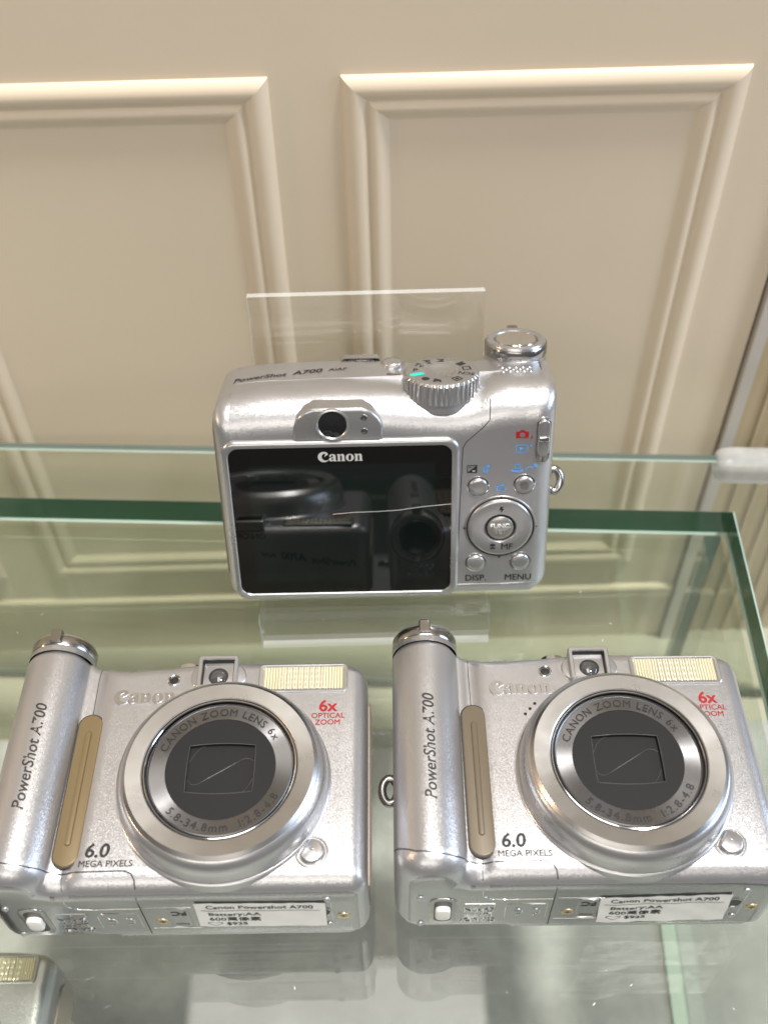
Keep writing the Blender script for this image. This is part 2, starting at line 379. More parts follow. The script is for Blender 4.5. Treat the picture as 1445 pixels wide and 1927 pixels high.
# ------------------------------------------------------------------ the camera body
def vtop(u):
    pts = [(0, 63.4), (14, 63.4), (17, 62.9), (20, 61.6), (24, 60.6), (28, 60.4), (36, 61.0), (46, 61.9), (58, 62.2), (75, 61.8), (91, 60.6)]
    for (a, va), (b_, vb) in zip(pts, pts[1:]):
        if u <= b_:
            t = max(0, (u - a) / (b_ - a)); t = t * t * (3 - 2 * t); return va + (vb - va) * t
    return pts[-1][1]
def body_mesh():
    O = []   # outline (u, w, r_top, r_bottom), counter-clockwise seen from the top frame
    G = [False]
    def add(u, w_, rtp, rb): O.append((u, w_, rtp, rb, G[0]))
    def arc(cx, cy, r_, a0, a1, n, rt_, rb): 
        for i in range(n + 1):
            a = R(a0 + (a1 - a0) * i / n); t = i / n
            add(cx + r_ * math.cos(a), cy + r_ * math.sin(a), rt_[0] + (rt_[1] - rt_[0]) * t, rb[0] + (rb[1] - rb[0]) * t)
    W0, W1, UR = 1.2, 30.0, 90.4
    for i in range(25): add(6 + i * (80.0) / 24, W0, 10.5, 3.5)                # back
    arc(UR - 4.5, W0 + 4.5, 4.5, -90, 0, 8, (10.5, 5), (3.5, 4.0))
    for i in range(1, 6): add(UR, W0 + 4.5 + i * 3.3, 5, 4.0)
    arc(UR - 4.5, W1 - 4.5, 4.5, 0, 90, 8, (5, 3.5), (4.0, 6.0))
    for i in range(1, 25): add(UR - 4.5 - i * 2.62, W1, 3.5, 6.0)               # front, to u = 23
    G[0] = True
    # concave valley beside the grip, then the grip's half round
    for i in range(1, 6):
        t = i / 5; add(23.0 - 5.4 * t, W1 - 1.1 * math.sin(math.pi * min(1, t * .9)) , 3.2, 6.0)
    arc(8.7, 27.2, 8.7, 16, 178, 24, (3.0, 3.0), (6.0, 6.0))
    G[0] = False
    for i in range(1, 6): add(0, 27.2 - i * 3.7, 3.5, 5.5)
    arc(6, W0 + 6, 6, 180, 265, 9, (4, 10.0), (5.5, 3.5))
    # rear lines in CCW order seen along +v means (u right, w down); use signed area to orient
    n = len(O); P = [(o[0], o[1]) for o in O]
    nor = []
    for i in range(n):
        a, c = Vector(P[i - 1]), Vector(P[(i + 1) % n]); t = (c - a).normalized(); nor.append(Vector((t.y, -t.x)))
    def inn(i, top):
        u, w_, rtp, rb, g = O[i]
        if g and not top and u > 17.2 - 1e-3 and w_ > 28.0: return (0.0, W1 - 6.0 - w_)
        if g:
            q = rtp if top else rb; return (-nor[i].x * q, -nor[i].y * q)
        lo, hi, ul, ur = (W0 + 10.5, W1 - 3.5, 3.2, UR - 5.0) if top else (W0 + 3.5, W1 - 6.0, 5.8, UR - 4.0)
        return (min(max(u, ul), ur) - u, min(max(w_, lo), hi) - w_) if u > 1e-6 or not top else (ul - u, max(w_, lo) - w_)
    IT = [inn(i, True) for i in range(n)]; IB = [inn(i, False) for i in range(n)]
    V, F = [], []; rings = 0
    S = 7
    def ring(fn):
        nonlocal rings
        for i in range(n): V.append(fn(i))
        rings += 1
    for s in (.97, .6, .25):
        ring(lambda i: (O[i][0] + IB[i][0], 0.0, (O[i][1] + IB[i][1]) * (1 - s) + 14 * s))
    for k in range(S + 1):
        a = R(90 * k / S)
        ring(lambda i: (O[i][0] + IB[i][0] * (1 - math.sin(a)), O[i][3] * (1 - math.cos(a)), O[i][1] + IB[i][1] * (1 - math.sin(a))))
    for t in (.33, .66):
        ring(lambda i: (O[i][0], O[i][3] * (1 - t) + t * (vtop(O[i][0]) - O[i][2]), O[i][1]))
    for k in range(S + 1):
        a = R(90 * (S - k) / S)
        def f(i):
            u_ = O[i][0] + IT[i][0] * (1 - math.sin(a)); return (u_, vtop(O[i][0]) - O[i][2] * (1 - math.cos(a)), O[i][1] + IT[i][1] * (1 - math.sin(a)))
        ring(f)
    for s in (.25, .6, .97):
        def f2(i):
            u_ = O[i][0] + IT[i][0]; wv = O[i][1] + IT[i][1]; return (u_, vtop(O[i][0] * (1 - s) + u_ * s), wv * (1 - s) + 15 * s)
        ring(f2)
    for k in range(rings - 1):
        for i in range(n):
            j = (i + 1) % n; F.append((k * n + i, (k + 1) * n + i, (k + 1) * n + j, k * n + j))
    F.append(tuple(range(n))); F.append(tuple(reversed([(rings - 1) * n + i for i in range(n)])))
    return V, F
BV, BF = body_mesh()
bme = mesh('camera_body', BV, BF, M['silver'])
import bmesh
bm = bmesh.new(); bm.from_mesh(bme); bmesh.ops.recalc_face_normals(bm, faces=bm.faces); bm.to_mesh(bme); bm.free()
bme.polygons.foreach_set('use_smooth', [True] * len(bme.polygons)); bme.set_sharp_from_angle(angle=R(50))
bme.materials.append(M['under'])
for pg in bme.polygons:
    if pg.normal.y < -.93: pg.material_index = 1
BVH = BVHTree.FromPolygons([Vector(v) for v in BV], BF)
def drape(vf, fr, x, y, lift=.06, rot=0.):
    """lay lettering on the body along the frame normal"""
    c, s = math.cos(rot), math.sin(rot); V = []
    for t_ in vf[0]:
        a, b_ = t_[:2]; q = fr.p(x + c * a - s * b_, y + s * a + c * b_, 0); V.append(tuple(hit(q, fr) + fr.n * (lift + (t_[2] if len(t_) > 2 else 0))))
    return V, vf[1]
def hit(q, fr):
    q = Vector(q); q = q - fr.n * q.dot(fr.n)
    h = BVH.ray_cast(q + fr.n * 120, -fr.n)
    return h[0] if h[0] else q
def seamline(pts, fr, r=.16, closed=False, sub=6):
    P = []
    k = len(pts)
    for i in range(k if closed else k - 1):
        a, b_ = pts[i], pts[(i + 1) % k]
        for t in range(sub): P.append(hit(fr.p(a[0] + (b_[0] - a[0]) * t / sub, a[1] + (b_[1] - a[1]) * t / sub), fr))
    if not closed: P.append(hit(fr.p(*pts[-1]), fr))
    return tube(P, r, 6, closed)

def UT(u): return WID - u * K
def build_camera():
    root = empty('digital_camera')
    def P(name, vf, m, smooth=35, parent=root):
        return obj(name, mesh(name, vf[0], vf[1], m, smooth), parent)
    body = obj('body', bme, root)
    # ---- front
    LU, LV = 55.8, 26.5
    def ringpart(name, prof, m, parent=root, n=128, smooth=32):
        V, F = lathe(prof, 0, 0, FRONT, n); me = mesh(name, V, F, m, smooth)
        o = obj(name, me, parent); o.location = (LU * MM, LV * MM, 0) if parent is root else (0, 0, 0); return o
    barrel = ringpart('lens_barrel', [(25.9, 27.0), (25.9, 30.3), (25.6, 30.6), (25.35, 30.7), (25.3, 31.2), (25.2, 33.6), (24.9, 35.4), (24.3, 36.8), (23.5, 37.75), (23.15, 37.95)], M['silver2'])
    ringpart('bezel_ring', [(23.2, 37.5), (23.15, 38.0), (22.3, 38.75), (18.65, 38.45), (18.35, 38.25), (18.3, 36.0)], M['ring'], smooth=12)
    ringpart('inner_rim', [(18.25, 37.6), (18.1, 38.15), (17.9, 38.2), (17.75, 38.0), (17.7, 36.0)], M['chrome'])
    ringpart('ring_gap', [(17.75, 36.6), (16.9, 36.6)], M['black'])
    npl = ringpart('name_ring', [(17.35, 36.4), (17.3, 37.7), (17.1, 37.85), (16.95, 37.75), (16.9, 37.45), (13.15, 37.30), (13.1, 37.0)], M['plate'])
    def ringtext(s, rad, mid_deg, size, inward, m, sxx=1., track=1.0):
        V, F = [], []; ws = []
        for ch in s:
            if ch == ' ': ws.append(size * .42); continue
            v, f = text2d(ch, size, .03, 0, sxx); xs = [t_[0] for t_ in v]; ws.append((max(xs) - min(xs)) + size * .16 * track)
        tot = sum(ws); pos = -tot / 2
        for ch, wd in zip(s, ws):
            c_ = pos + wd / 2; pos += wd
            if ch == ' ': continue
            v, f = text2d(ch, size, .03, 0, sxx); xs = [t_[0] for t_ in v]; mx = (max(xs) + min(xs)) / 2
            if inward: ang = R(mid_deg) + c_ / rad; rot = ang + math.pi / 2; rr = rad + size * .36
            else: ang = R(mid_deg) - c_ / rad; rot = ang - math.pi / 2; rr = rad - size * .36
            q = [(t_[0] - mx, *t_[1:]) for t_ in v]
            vv, ff = put((q, f), FRONT, rr * math.cos(ang), rr * math.sin(ang), 37.47, rot)
            k = len(V); V += vv; F += [tuple(i + k for i in g) for g in ff]
        return V, F
    P('lettering', ringtext('CANON ZOOM LENS 6x', 15.05, 96, 2.75, False, None), M['wornring'], None, npl)
    P('lettering', ringtext('5.8-34.8mm  1:2.8-4.8', 15.05, -82, 2.75, True, None), M['wornring'], None, npl)
    # lens cover: disc with a recessed window and two shutter blades
    win = []
    for i in range(44):
        t = i / 44 * 4; k = int(t); s = (t - k) * 2 - 1; bulge = .55 * (1 - s * s)
        hx, hy = 7.9, 6.0
        win.append([(hx + bulge * .3, s * hy), (-s * hx, hy + bulge), (-hx - bulge * .3, -s * hy), (s * hx, -hy - bulge)][k])
    cir = []
    for x, y in win:
        a = math.atan2(y, x); cir.append((13.12 * math.cos(a), 13.12 * math.sin(a)))
    n = len(win); z0, z1 = 37.22, 36.2
    V = [(x, y, z0) for x, y in cir] + [(x, y, z0) for x, y in win] + [(x * .985, y * .985, z1) for x, y in win]
    F = [(i, (i + 1) % n, n + (i + 1) % n, n + i) for i in range(n)] + [(n + i, n + (i + 1) % n, 2 * n + (i + 1) % n, 2 * n + i) for i in range(n)] + [tuple(range(2 * n, 3 * n))]
    cov = obj('lens_cover', mesh('lens_cover', V, F, M['cover'], 30), root); cov.location = (LU * MM, LV * MM, 0)
    S = [(-7.6, -2.6), (-7.3, -3.3), (-6.4, -3.75), (-5.4, -3.6), (-4.6, -3.15)] + [(-4.6 + i * 1.05, -3.15 + i * .655) for i in range(1, 9)] + [(4.6, 2.65), (5.6, 3.0), (6.6, 2.9), (7.7, 2.3)]
    P('blade_edge', tube([(x, y, z1 + .03) for x, y in S], .09, 6), M['barrierline'], 60, cov)
    P('blade_edge', tube([(-7.8 + 3.6 * t, 2.2 + 4.1 * (1 - (1 - t) ** 2), z1 + .03) for t in [i / 8 for i in range(9)]], .07, 6), M['barrierline'], 60, cov)
    P('blade_edge', tube([(7.8 - 3.6 * t, -2.2 - 4.1 * (1 - (1 - t) ** 2), z1 + .03) for t in [i / 8 for i in range(9)]], .07, 6), M['barrierline'], 60, cov)
    P('window_edge', tube([(x, y, z0 - .02) for x, y in win], .1, 6, True), M['barrierline'], 60, cov)
    # grip strip
    st = [(20.4 + 3.0 * math.cos(R(a)) - .0, 42.8 + 3.0 * math.sin(R(a))) for a in range(0, 181, 15)] + [(20.6 + 3.0 * math.cos(R(a)), 8.9 + 3.0 * math.sin(R(a))) for a in range(180, 361, 15)]
    pad = P('grip_strip', prism(st, 26.5, 30.25, .35), M['pad'])
    P('surround', prism(offs(st, -.3), 26.3, 29.98, .12), M['seam'], 35, pad)
    rd = [(20.4 + .75 * math.cos(R(a)), 40.2 + .75 * math.sin(R(a))) for a in range(0, 181, 30)] + [(20.6 + .75 * math.cos(R(a)), 11.6 + .75 * math.sin(R(a))) for a in range(180, 361, 30)]
    P('ridge', prism(rd, 30.2, 30.75, .4), M['pad'], 50, pad)
    # optical viewfinder, front
    vf = P('viewfinder_bezel', prism(circle(7.3, 48, 51.5, 56.6, 5.0), 29.0, 30.5, .4), M['silver2'])
    out = rrect(46.2, 52.2, 56.7, 62.0, .9); inn = rrect(47.2, 53.0, 55.7, 61.0, .4)
    inn2 = rrect(47.9, 53.4, 55.0, 60.3, .3)
    n = len(out)
    V = [(x, y, 29.0) for x, y in out] + [(x, y, 32.0) for x, y in out] + [(x, y, 32.2) for x, y in offs(out, .25)] + [(x, y, 32.2) for x, y in inn] + [(x, y, 31.7) for x, y in offs(inn, .12)]
    F = [(k * n + i, k * n + (i + 1) % n, (k + 1) * n + (i + 1) % n, (k + 1) * n + i) for k in range(4) for i in range(n)]
    P('hood', (V, F), M['silver2'], 30, vf)
    P('window', ([(x, y, 29.75) for x, y in inn2], [tuple(range(n))]), M['glassdark'], None, vf)
    iv = offs(inn, .12); P('window_well', ([(x, y, 31.7) for x, y in iv] + [(x, y, 29.7) for x, y in inn2], [(i, (i + 1) % n, n + (i + 1) % n, n + i) for i in range(n)]), M['black'], None, vf)
    P('objective', lathe([(3.4, 29.75), (3.3, 30.1), (3.05, 30.2), (2.9, 30.0), (2.7, 30.4), (2.3, 30.75), (2.2, 30.6), (1.8, 30.9), (.9, 31.15), (.02, 31.25)], 51.5, 56.5, FRONT, 40), M['vfglass'], 30, vf)
    P('objective_rim', lathe([(3.45, 29.8), (3.4, 30.35), (3.2, 30.4), (3.15, 30.1)], 51.5, 56.2, FRONT, 40), M['darkchrome'], 40, vf)
    # flash
    fo = rrect(62.0, 51.4, 85.4, 60.1, 1.4); fi = rrect(63.2, 52.5, 84.2, 59.2, .8)
    n = len(fo)
    V = [(x, y, 29.5) for x, y in fo] + [(x, y, 30.35) for x, y in offs(fo, .1)] + [(x, y, 30.5) for x, y in offs(fo, .35)] + [(x, y, 30.45) for x, y in offs(fi, -.2)] + [(x, y, 30.1) for x, y in fi]
    F = [(k * n + i, k * n + (i + 1) % n, (k + 1) * n + (i + 1) % n, (k + 1) * n + i) for k in range(4) for i in range(n)]
    ff = P('flash_frame', (V, F), M['silver2'], 30)
    V, F = [], []; nx, ny = 210, 24
    for j in range(ny + 1):
        for i in range(nx + 1):
            u_ = 63.2 + 21.0 * i / nx; v_ = 52.5 + 6.7 * j / ny
            mid = max(0, 1 - abs(u_ - 73.7) / 7.0); mid = min(1, mid * 3)
            z = 30.05 + .30 * abs(math.sin(math.pi * (u_ - 63.2) / .7)) * (1 - mid) + mid * .30 * (abs(math.sin(math.pi * (u_ - 63.2) / 1.5)) + .55 * abs(math.sin(math.pi * (v_ - 52.5) / 1.65)))
            V.append((u_, v_, z))
    for j in range(ny):
        for i in range(nx): a = j * (nx + 1) + i; F.append((a, a + 1, a + nx + 2, a + nx + 1))
    P('flash_lens', (V, F), M['flash'], 60, ff)
    # autofocus lamp, microphone, release button
    af = P('focus_lamp', lathe([(1.75, 29.8), (1.7, 30.3), (1.5, 30.4), (1.3, 30.3), (1.2, 29.9), (.9, 29.7)], 39.9, 55.8, FRONT, 32), M['chrome'])
    P('lamp_window', lathe([(1.2, 30.0), (.02, 30.1)], 39.9, 55.8, FRONT, 24), M['glassdark'], 30, af)
    for i in range(3): P('microphone_hole', prism(circle(.42, 16, 36.3 - 1.33 * i, 46.2 - 1.5 * i), 29.9, 30.06), M['black'])
    D = [(77.6 + 3.3 * math.cos(R(a)), 8.6 + 3.3 * math.sin(R(a))) for a in range(-166, 107, 8)]
    rb = P('release_button', prism(offs(D, .5), 29.8, 31.1, .45), M['silver2'])
    P('button_moat', prism(offs(D, .1), 29.8, 30.05, 0), M['darkchrome'], 30, rb)
    P('button_rim', tube([(x, y, 30.0) for x, y in offs(D, -.35)], .25, 8, True), M['silver2'], 60, rb)
    P('pip', lathe([(.45, 31.05), (.35, 31.3), (.02, 31.4)], 77.7, 9.0, FRONT, 16), M['chrome'], 60, rb)
    # printing on the front
    P('raised_logo', thick(logo(3.9), FRONT, 33.0, 49.0, 29.9, 30.5), M['bright'], 30)
    P('lettering', put(text2d('6x', 4.6, .13), FRONT, 80.3, 45.9, 30.06), M['red'], None)
    P('lettering', put(text2d('OPTICAL', 2.1, .025), FRONT, 80.4, 43.9, 30.06), M['red'], None)
    P('lettering', put(text2d('ZOOM', 2.1, .025), FRONT, 80.4, 42.0, 30.06), M['red'], None)
    P('lettering', put(text2d('6.0', 4.7, .13, .1), FRONT, 27.7, 8.2, 30.06), M['ink'], None)
    P('lettering', put(text2d('MEGA PIXELS', 2.15, .03), FRONT, 30.2, 5.9, 30.06), M['ink'], None)
    P('lettering', drape(text2d('PowerShot A700', 4.1, .06, .25, 1.0), FRONT, 10.3, 31.5, .05, math.pi / 2), M['wornink'], None)
    # seams
    door = [(.2, 7.8), (2, 6.7), (5, 5.2), (9.5, 4.5), (14, 4.4), (17, 4.9), (20.2, 4.7), (27, 4.8), (34.6, 4.9), (36.4, 4.3), (37.2, 2.9), (37.4, 1.4)]
    P('door_seam', seamline(door, FRONT, .17), M['seam'], 60)
    P('door_seam', seamline([(37.3, 25.6), (37.2, 4)], BOT, .15), M['seam'], 60)
    P('panel_seam', seamline([(20.0, 62.0), (19.9, 56), (20.1, 46.0)], FRONT, .1), M['seam'], 60)
    P('panel_seam', seamline([(20.5, 5.8), (20.3, 3.2), (20.4, 1.4)], FRONT, .1), M['seam'], 60)
    P('panel_seam', seamline([(20.4, 25), (20.6, 21.5), (22.5, 20.0), (26, 19.6), (37, 19.8)], BOT, .12), M['chrome'], 60)
    # ---- underside
    slot = rrect(8.2, 5.6, 14.6, 20.6, 2.2)
    V, F = prism(slot, -.1, .22, .15, BOT); lk = P('battery_lock', (V, F), M['darkchrome'])
    P('lock_well', prism(rrect(9.3, 7.2, 13.5, 19.2, 1.6), -.1, .28, 0, BOT), M['black'], 30, lk)
    P('lock_knob', prism(rrect(9.6, 10.6, 13.2, 16.6, 1.5), 0, 1.5, .4, BOT), M['white'], 35, lk)
    for i, s in enumerate(('CARD/', 'BATT', 'OPEN')):
        P('moulded_lettering', thick(text2d(s, 2.7, 0, 0, 1.05), BOTR, -20.0, -(8.2 + i * 3.0), -.05, .22), M['chrome'], 30)
    P('moulded_mark', join(tube([BOT.p(x, y, .02) for x, y in [(16.6, 17.2), (23.6, 17.2), (23.6, 15.2)]], .13), tube([BOT.p(x, y, .02) for x, y in [(20.2, 16.9), (20.2, 16.3)]], .13)), M['silver2'], 60)
    ce = []
    for cx in (29.0, 33.2):
        ce.append(tube([BOT.p(cx + 2.0 * math.cos(R(a)) - .6, 12.2 + 2.0 * math.sin(R(a)), .02) for a in range(-80, 81, 10)], .15))
    ce.append(tube([BOT.p(28.4, 12.2, .02), BOT.p(30.3, 12.2, .02)], .15))
    ce.append(tube([BOT.p(x, y, .02) for x, y in [(26.3, 8.6), (26.3, 15.6), (27.6, 17.0), (36.0, 17.0), (36.0, 8.6)]], .11))
    P('moulded_mark', join(*ce), M['chrome'], 60)
    for x, y in ((6.1, 21.0), (6.2, 5.2), (81.0, 23.8), (80.9, 8.8)):
        P('foot', lathe([(.85, -.1), (.8, .25), (.5, .5), (.02, .55)], x, y, BOT, 20), M['silver2'], 60)
    for x, y in ((41.2, 11.8), (84.4, 13.9)):
        s_ = P('screw', lathe([(1.55, -.05), (1.5, .12), (1.2, .16), (.02, .1)], x, y, BOT, 24), M['gold'], 40)
        P('slot', join(prism(rrect(x - .8, y - .16, x + .8, y + .16, .05, 1), .1, .19, 0, BOT), prism(rrect(x - .16, y - .8, x + .16, y + .8, .05, 1), .1, .195, 0, BOT)), M['black'], None, s_)
    tp = P('tripod_socket', lathe([(2.7, -.05), (2.6, .15), (2.2, .2), (2.1, .05)], 79.2, 16.6, BOT, 32), M['darkchrome'], 40)
    P('socket_hole', lathe([(2.15, .08), (.02, .08)], 79.2, 16.6, BOT, 32), M['black'], None, tp)
    for pl in ([(38.2, 20.2), (49, 20.2)], [(38.2, 7.6), (50, 7.6)], [(81.8, 9.5), (81.8, 22.5)]): P('panel_line', tube([BOT.p(x, y, 0) for x, y in pl], .1), M['chrome'], 60)
    fc = P('approval_mark', join(tube([BOT.p(x, y, 0) for x, y in rrect(43.2, 8.4, 48.2, 19.4, .6, 3)], .1, 6, True)), M['darkchrome'], 60)
    P('lettering', put(text2d('FC', 3.2, .08), BOTR, -45.7, -17.5, .06), M['ink'], None, fc)
    P('lettering', put(text2d('N(5)', 1.7, 0), BOTR, -45.7, -10.5, .06), M['ink'], None, fc)
    # ---- side
    sd = [(6.0, 52.0), (6.0, 8.0), (8.0, 5.0), (19.0, 5.0), (20.0, 7.0), (20.0, 53.0), (18, 55.0), (9, 55.0)]
    SIDE = Fr((89.9, 0, 0), (0, 0, 1), (0, 1, 0), (1, 0, 0)); SIDE = Fr((89.9, 0, 0), (0, 0, -1), (0, 1, 0), (1, 0, 0))
    P('terminal_cover', prism([(-a, b_) for a, b_ in sd], 0, 1.0, .35, SIDE), M['tan'])
    lug = tube([(-1.0 + 2.0 * math.cos(R(a)), 33.0 + 2.9 * math.sin(R(a)), 9.0 + 1.2 * math.sin(R(a))) for a in range(0, 360, 15)], 1.15, 12, True)
    P('strap_lug', lug, M['darkchrome'], 60)
    # ---- shutter release on the grip
    sr = P('shutter_ring', lathe([(8.9, 62.0), (8.75, 63.2), (8.75, 66.6), (8.3, 67.6), (7.6, 67.9), (6.4, 67.6), (6.1, 67.2), (6.0, 66.2)], UT(8.7), 27.4 * K, TOP, 72), M['silver2'])
    P('chrome_band', lathe([(8.78, 63.8), (8.9, 64.0), (8.9, 66.6), (8.7, 66.9)], UT(8.7), 27.4 * K, TOP, 72), M['darkchrome'], 40, sr)
    P('shutter_button', lathe([(6.05, 65.8), (5.9, 67.2), (5.5, 67.6), (4.0, 67.45), (2.0, 67.3), (.02, 67.25)], UT(8.7), 27.4 * K, TOP, 56), M['chrome'], 40, sr)
    P('zoom_tab', prism(rrect(UT(10.2), 35.6, UT(7.2), 38.7, .5), 64.2, 67.9, .5, TOP), M['darkchrome'], 40, sr)
    P('pip', lathe([(.55, 67.8), (.45, 68.1), (.02, 68.2)], UT(8.7), 20.3 * K, TOP, 14), M['chrome'], 60, sr)
    # ---- top plate
    dc = (62.4, 12.4)
    V, F = [], []; nk = 168
    prof = [(10.0, 59.0, 0), (10.25, 60.2, 1), (10.25, 64.3, 1), (9.8, 64.95, 0), (9.5, 65.05, 0), (4.6, 65.05, 0), (4.3, 64.95, 0), (3.6, 64.6, 0), (1.8, 64.35, 0), (.02, 64.3, 0)]
    for r_, z, kn in prof:
        for i in range(nk):
            rr = r_ + (.22 * (1 if (i % 4) < 2 else -1) if kn else 0); a = 2 * math.pi * i / nk
            V.append(tuple(TOP.p(dc[0] + rr * math.cos(a), dc[1] + rr * math.sin(a), z)))
    for k in range(len(prof) - 1):
        for i in range(nk): j = (i + 1) % nk; F.append((k * nk + i, k * nk + j, (k + 1) * nk + j, (k + 1) * nk + i))
    dial = P('mode_dial', (V, F), M['silver2'], 28)
    def dialtext(s, deg, m, size=2.8, bold=.05):
        a = R(deg); q = text2d(s, size, bold); rr = 7.1
        P('lettering', put([[(t_[0], t_[1] - size * .36, *t_[2:]) for t_ in q[0]], q[1]], TOP, dc[0] + rr * math.cos(a), dc[1] + rr * math.sin(a), 65.1, a + math.pi), m, None, dial)
    dialtext('P', 174, M['ink'], 2.7); dialtext('Tv', 146, M['ink']); dialtext('Av', 117, M['ink']); dialtext('M', 88, M['ink'])
    dialtext('SCN', -20, M['ink'], 2.3)
    def dialshape(poly, deg, m):
        a = R(deg); c, s = math.cos(a), math.sin(a)
        pts = [tuple(TOP.p(dc[0] + 7.1 * c + c * x - s * y, dc[1] + 7.1 * s + s * x + c * y, 65.1)) for x, y in poly]
        P('symbol', (pts, [tuple(range(len(pts)))]), m, None, dial)
    dialshape(rrect(-2.1, -.95, 2.1, .95, .9, 4), 200, M['green'])
    dialshape(circle(1.1, 14), 231, M['ink']); dialshape([(-1.3, -1), (1.2, -1.1), (.3, .2), (1.2, 1.2), (-.6, .9)], 259, M['ink'])
    sq = rrect(-1.2, -1.2, 1.2, 1.2, .1, 1); sqi = rrect(-.8, -.8, .8, .8, .1, 1); n = len(sq)
    for deg, dx in ((-56, 0), (10, 0)):
        a = R(deg); c, s = math.cos(a), math.sin(a)
        pts = [tuple(TOP.p(dc[0] + 7.1 * c + c * x - s * y, dc[1] + 7.1 * s + s * x + c * y, 65.1)) for x, y in sq + sqi]
        P('symbol', (pts, [(i, (i + 1) % n, n + (i + 1) % n, n + i) for i in range(n)]), M['ink'], None, dial)
    dialshape(circle(.5, 10), -56, M['ink']); dialshape([(-1.2, -1.0), (1.2, -1.0), (1.2, .5), (1.9, 1.0), (-1.2, 1.0)], 38, M['ink'])
    P('dial_collar', lathe([(9.6, 56.5), (9.6, 60.4)], dc[0], dc[1], TOP, 64), M['silver'], 40, dial)
    pb = P('power_button', lathe([(3.5, 60.8), (3.45, 62.05), (3.1, 62.25), (2.95, 62.0)], 49.2, 26.0, TOP, 40), M['chrome'])
    P('button_cap', lathe([(2.95, 61.6), (2.9, 62.5), (2.5, 62.8), (1.2, 62.7), (.02, 62.65)], 49.2, 26.0, TOP, 40), M['silver2'], 50, pb)
    P('power_lamp', drape((rrect(-2.0, -.7, 2.0, .7, .65, 4), [tuple(range(20))]), TOP, 49.5, 18.6, .12), M['darkchrome'], None)
    P('lettering', drape(text2d('ON/OFF', 2.5, .04, 0, 1.2), TOP, 39.8, 27.3, .12), M['ink'], None)
    P('lettering', drape(text2d('PowerShot', 3.3, .05, .3, 1.0), TOP, 11.9, 17.6, .12, R(7)), M['ink'], None)
    P('lettering', drape(text2d('A700', 3.6, .07, .3, 1.05), TOP, 25.2, 19.6, .12, R(7)), M['ink'], None)
    P('lettering', drape(text2d('AiAF', 2.2, .04, .3, 1.15), TOP, 33.6, 21.0, .12, R(6)), M['ink'], None)
    for i in range(3):
        for j in range(5 - (i % 2)):
            q = hit(TOP.p(79.6 + j * 1.9 + (i % 2) * .95, 14.6 + i * 1.4), TOP)
            P('speaker_bump', lathe([(.62, q.y - .1), (.5, q.y + .25), (.02, q.y + .4)], 79.6 + j * 1.9 + (i % 2) * .95, 14.6 + i * 1.4, TOP, 12), M['silver2'], 60)
    def icon(polys, fr, x, y, m, lift=.1, name='symbol', par=root):
        V, F = [], []
        for pl in polys:
            k = len(V); V += [tuple(hit(fr.p(x + a, y + b_), fr) + fr.n * lift) for a, b_ in pl]; F.append(tuple(range(k, k + len(pl))))
        P(name, (V, F), m, None, par)
    def box(x0, y0, x1, y1): return [(x0, y0), (x1, y0), (x1, y1), (x0, y1)]
    def frame(x0, y0, x1, y1, t): return [box(x0, y0, x1, y0 + t), box(x0, y1 - t, x1, y1), box(x0, y0 + t, x0 + t, y1 - t), box(x1 - t, y0 + t, x1, y1 - t)]
    icon(frame(-1.7, -.9, 1.7, .9, .22) + [[(-.7, -.5), (.7, -.5), (0, .6)]], TOP, 79.6, 24.6, M['ink'])
    icon(frame(-1.7, -.9, 1.7, .9, .22) + [box(-1.1, -.4, -.5, .4), box(-.3, -.4, .3, .4), box(.5, -.4, 1.1, .4)], TOP, 87.6, 24.6, M['ink'])
    icon([box(-1.6, -.8, 1.6, .8)], TOP, 87.6, 21.9, M['blue'])
    icon([[(a * .9, b_ * .9) for a, b_ in circle(1, 14)], [(.7, -.5), (1.0, -.8), (1.9, -1.4), (1.6, -1.6)]], TOP, 79.6, 21.9, M['blue'])
    # ---- back
    fo = rrect(1.8, .8, 67.0, 52.6, 4.0, 8); fi = rrect(3.7, 2.9, 64.9, 50.6, 3.0, 8); n = len(fo)
    V, F = [], []
    for pl, z in ((fo, -3.0), (fo, -.7), (offs(fo, .5), -.15), (offs(fo, 1.0), 0.0), (offs(fi, -.25), 0.0), (fi, -.25)):
        V += [tuple(BACK.p(x, y, z)) for x, y in pl]
    F = [(k * n + i, k * n + (i + 1) % n, (k + 1) * n + (i + 1) % n, (k + 1) * n + i) for k in range(5) for i in range(n)]
    fr_ = P('screen_frame', (V, F), M['silver2'], 40)
    scn = P('screen', (([tuple(BACK.p(x, y, -.22)) for x, y in fi]), [tuple(range(n))]), M['lcd'], None, fr_)
    P('display', prism(rrect(8.8, 7.0, 60.3, 45.4, .3, 2), -.3, -.205, 0, BACK), M['screen'], None, fr_)
    P('screen_logo', put(logo(3.0), BACK, 34.4, 46.4, -.19), M['greyink'], None, fr_)
    P('scratch', tube([BACK.p(x, y, -.2) for x, y in [(31.5, 29.6), (38, 30.1), (44, 30.2), (50, 30.5), (57, 31.5), (66.4, 32.3)]], .07), M['scratch'], None, fr_)
    # viewfinder hump
    h = [(22.4, 52.4), (45.6, 52.4), (46.4, 53.4), (46.2, 56.8), (45.2, 59.2), (43.2, 61.2), (40.8, 62.2), (27.6, 62.3), (25.0, 61.3), (23.0, 59.2), (22.0, 56.2), (21.8, 53.2)]
    hh = []
    for i in range(len(h)):
        a, b_ = Vector(h[i]), Vector(h[(i + 1) % len(h)]); hh += [tuple(a), tuple(a.lerp(b_, .5))]
    hump = P('viewfinder_hump', prism(hh, -8.0, -.1, 1.0, BACK), M['silver2'], 50)
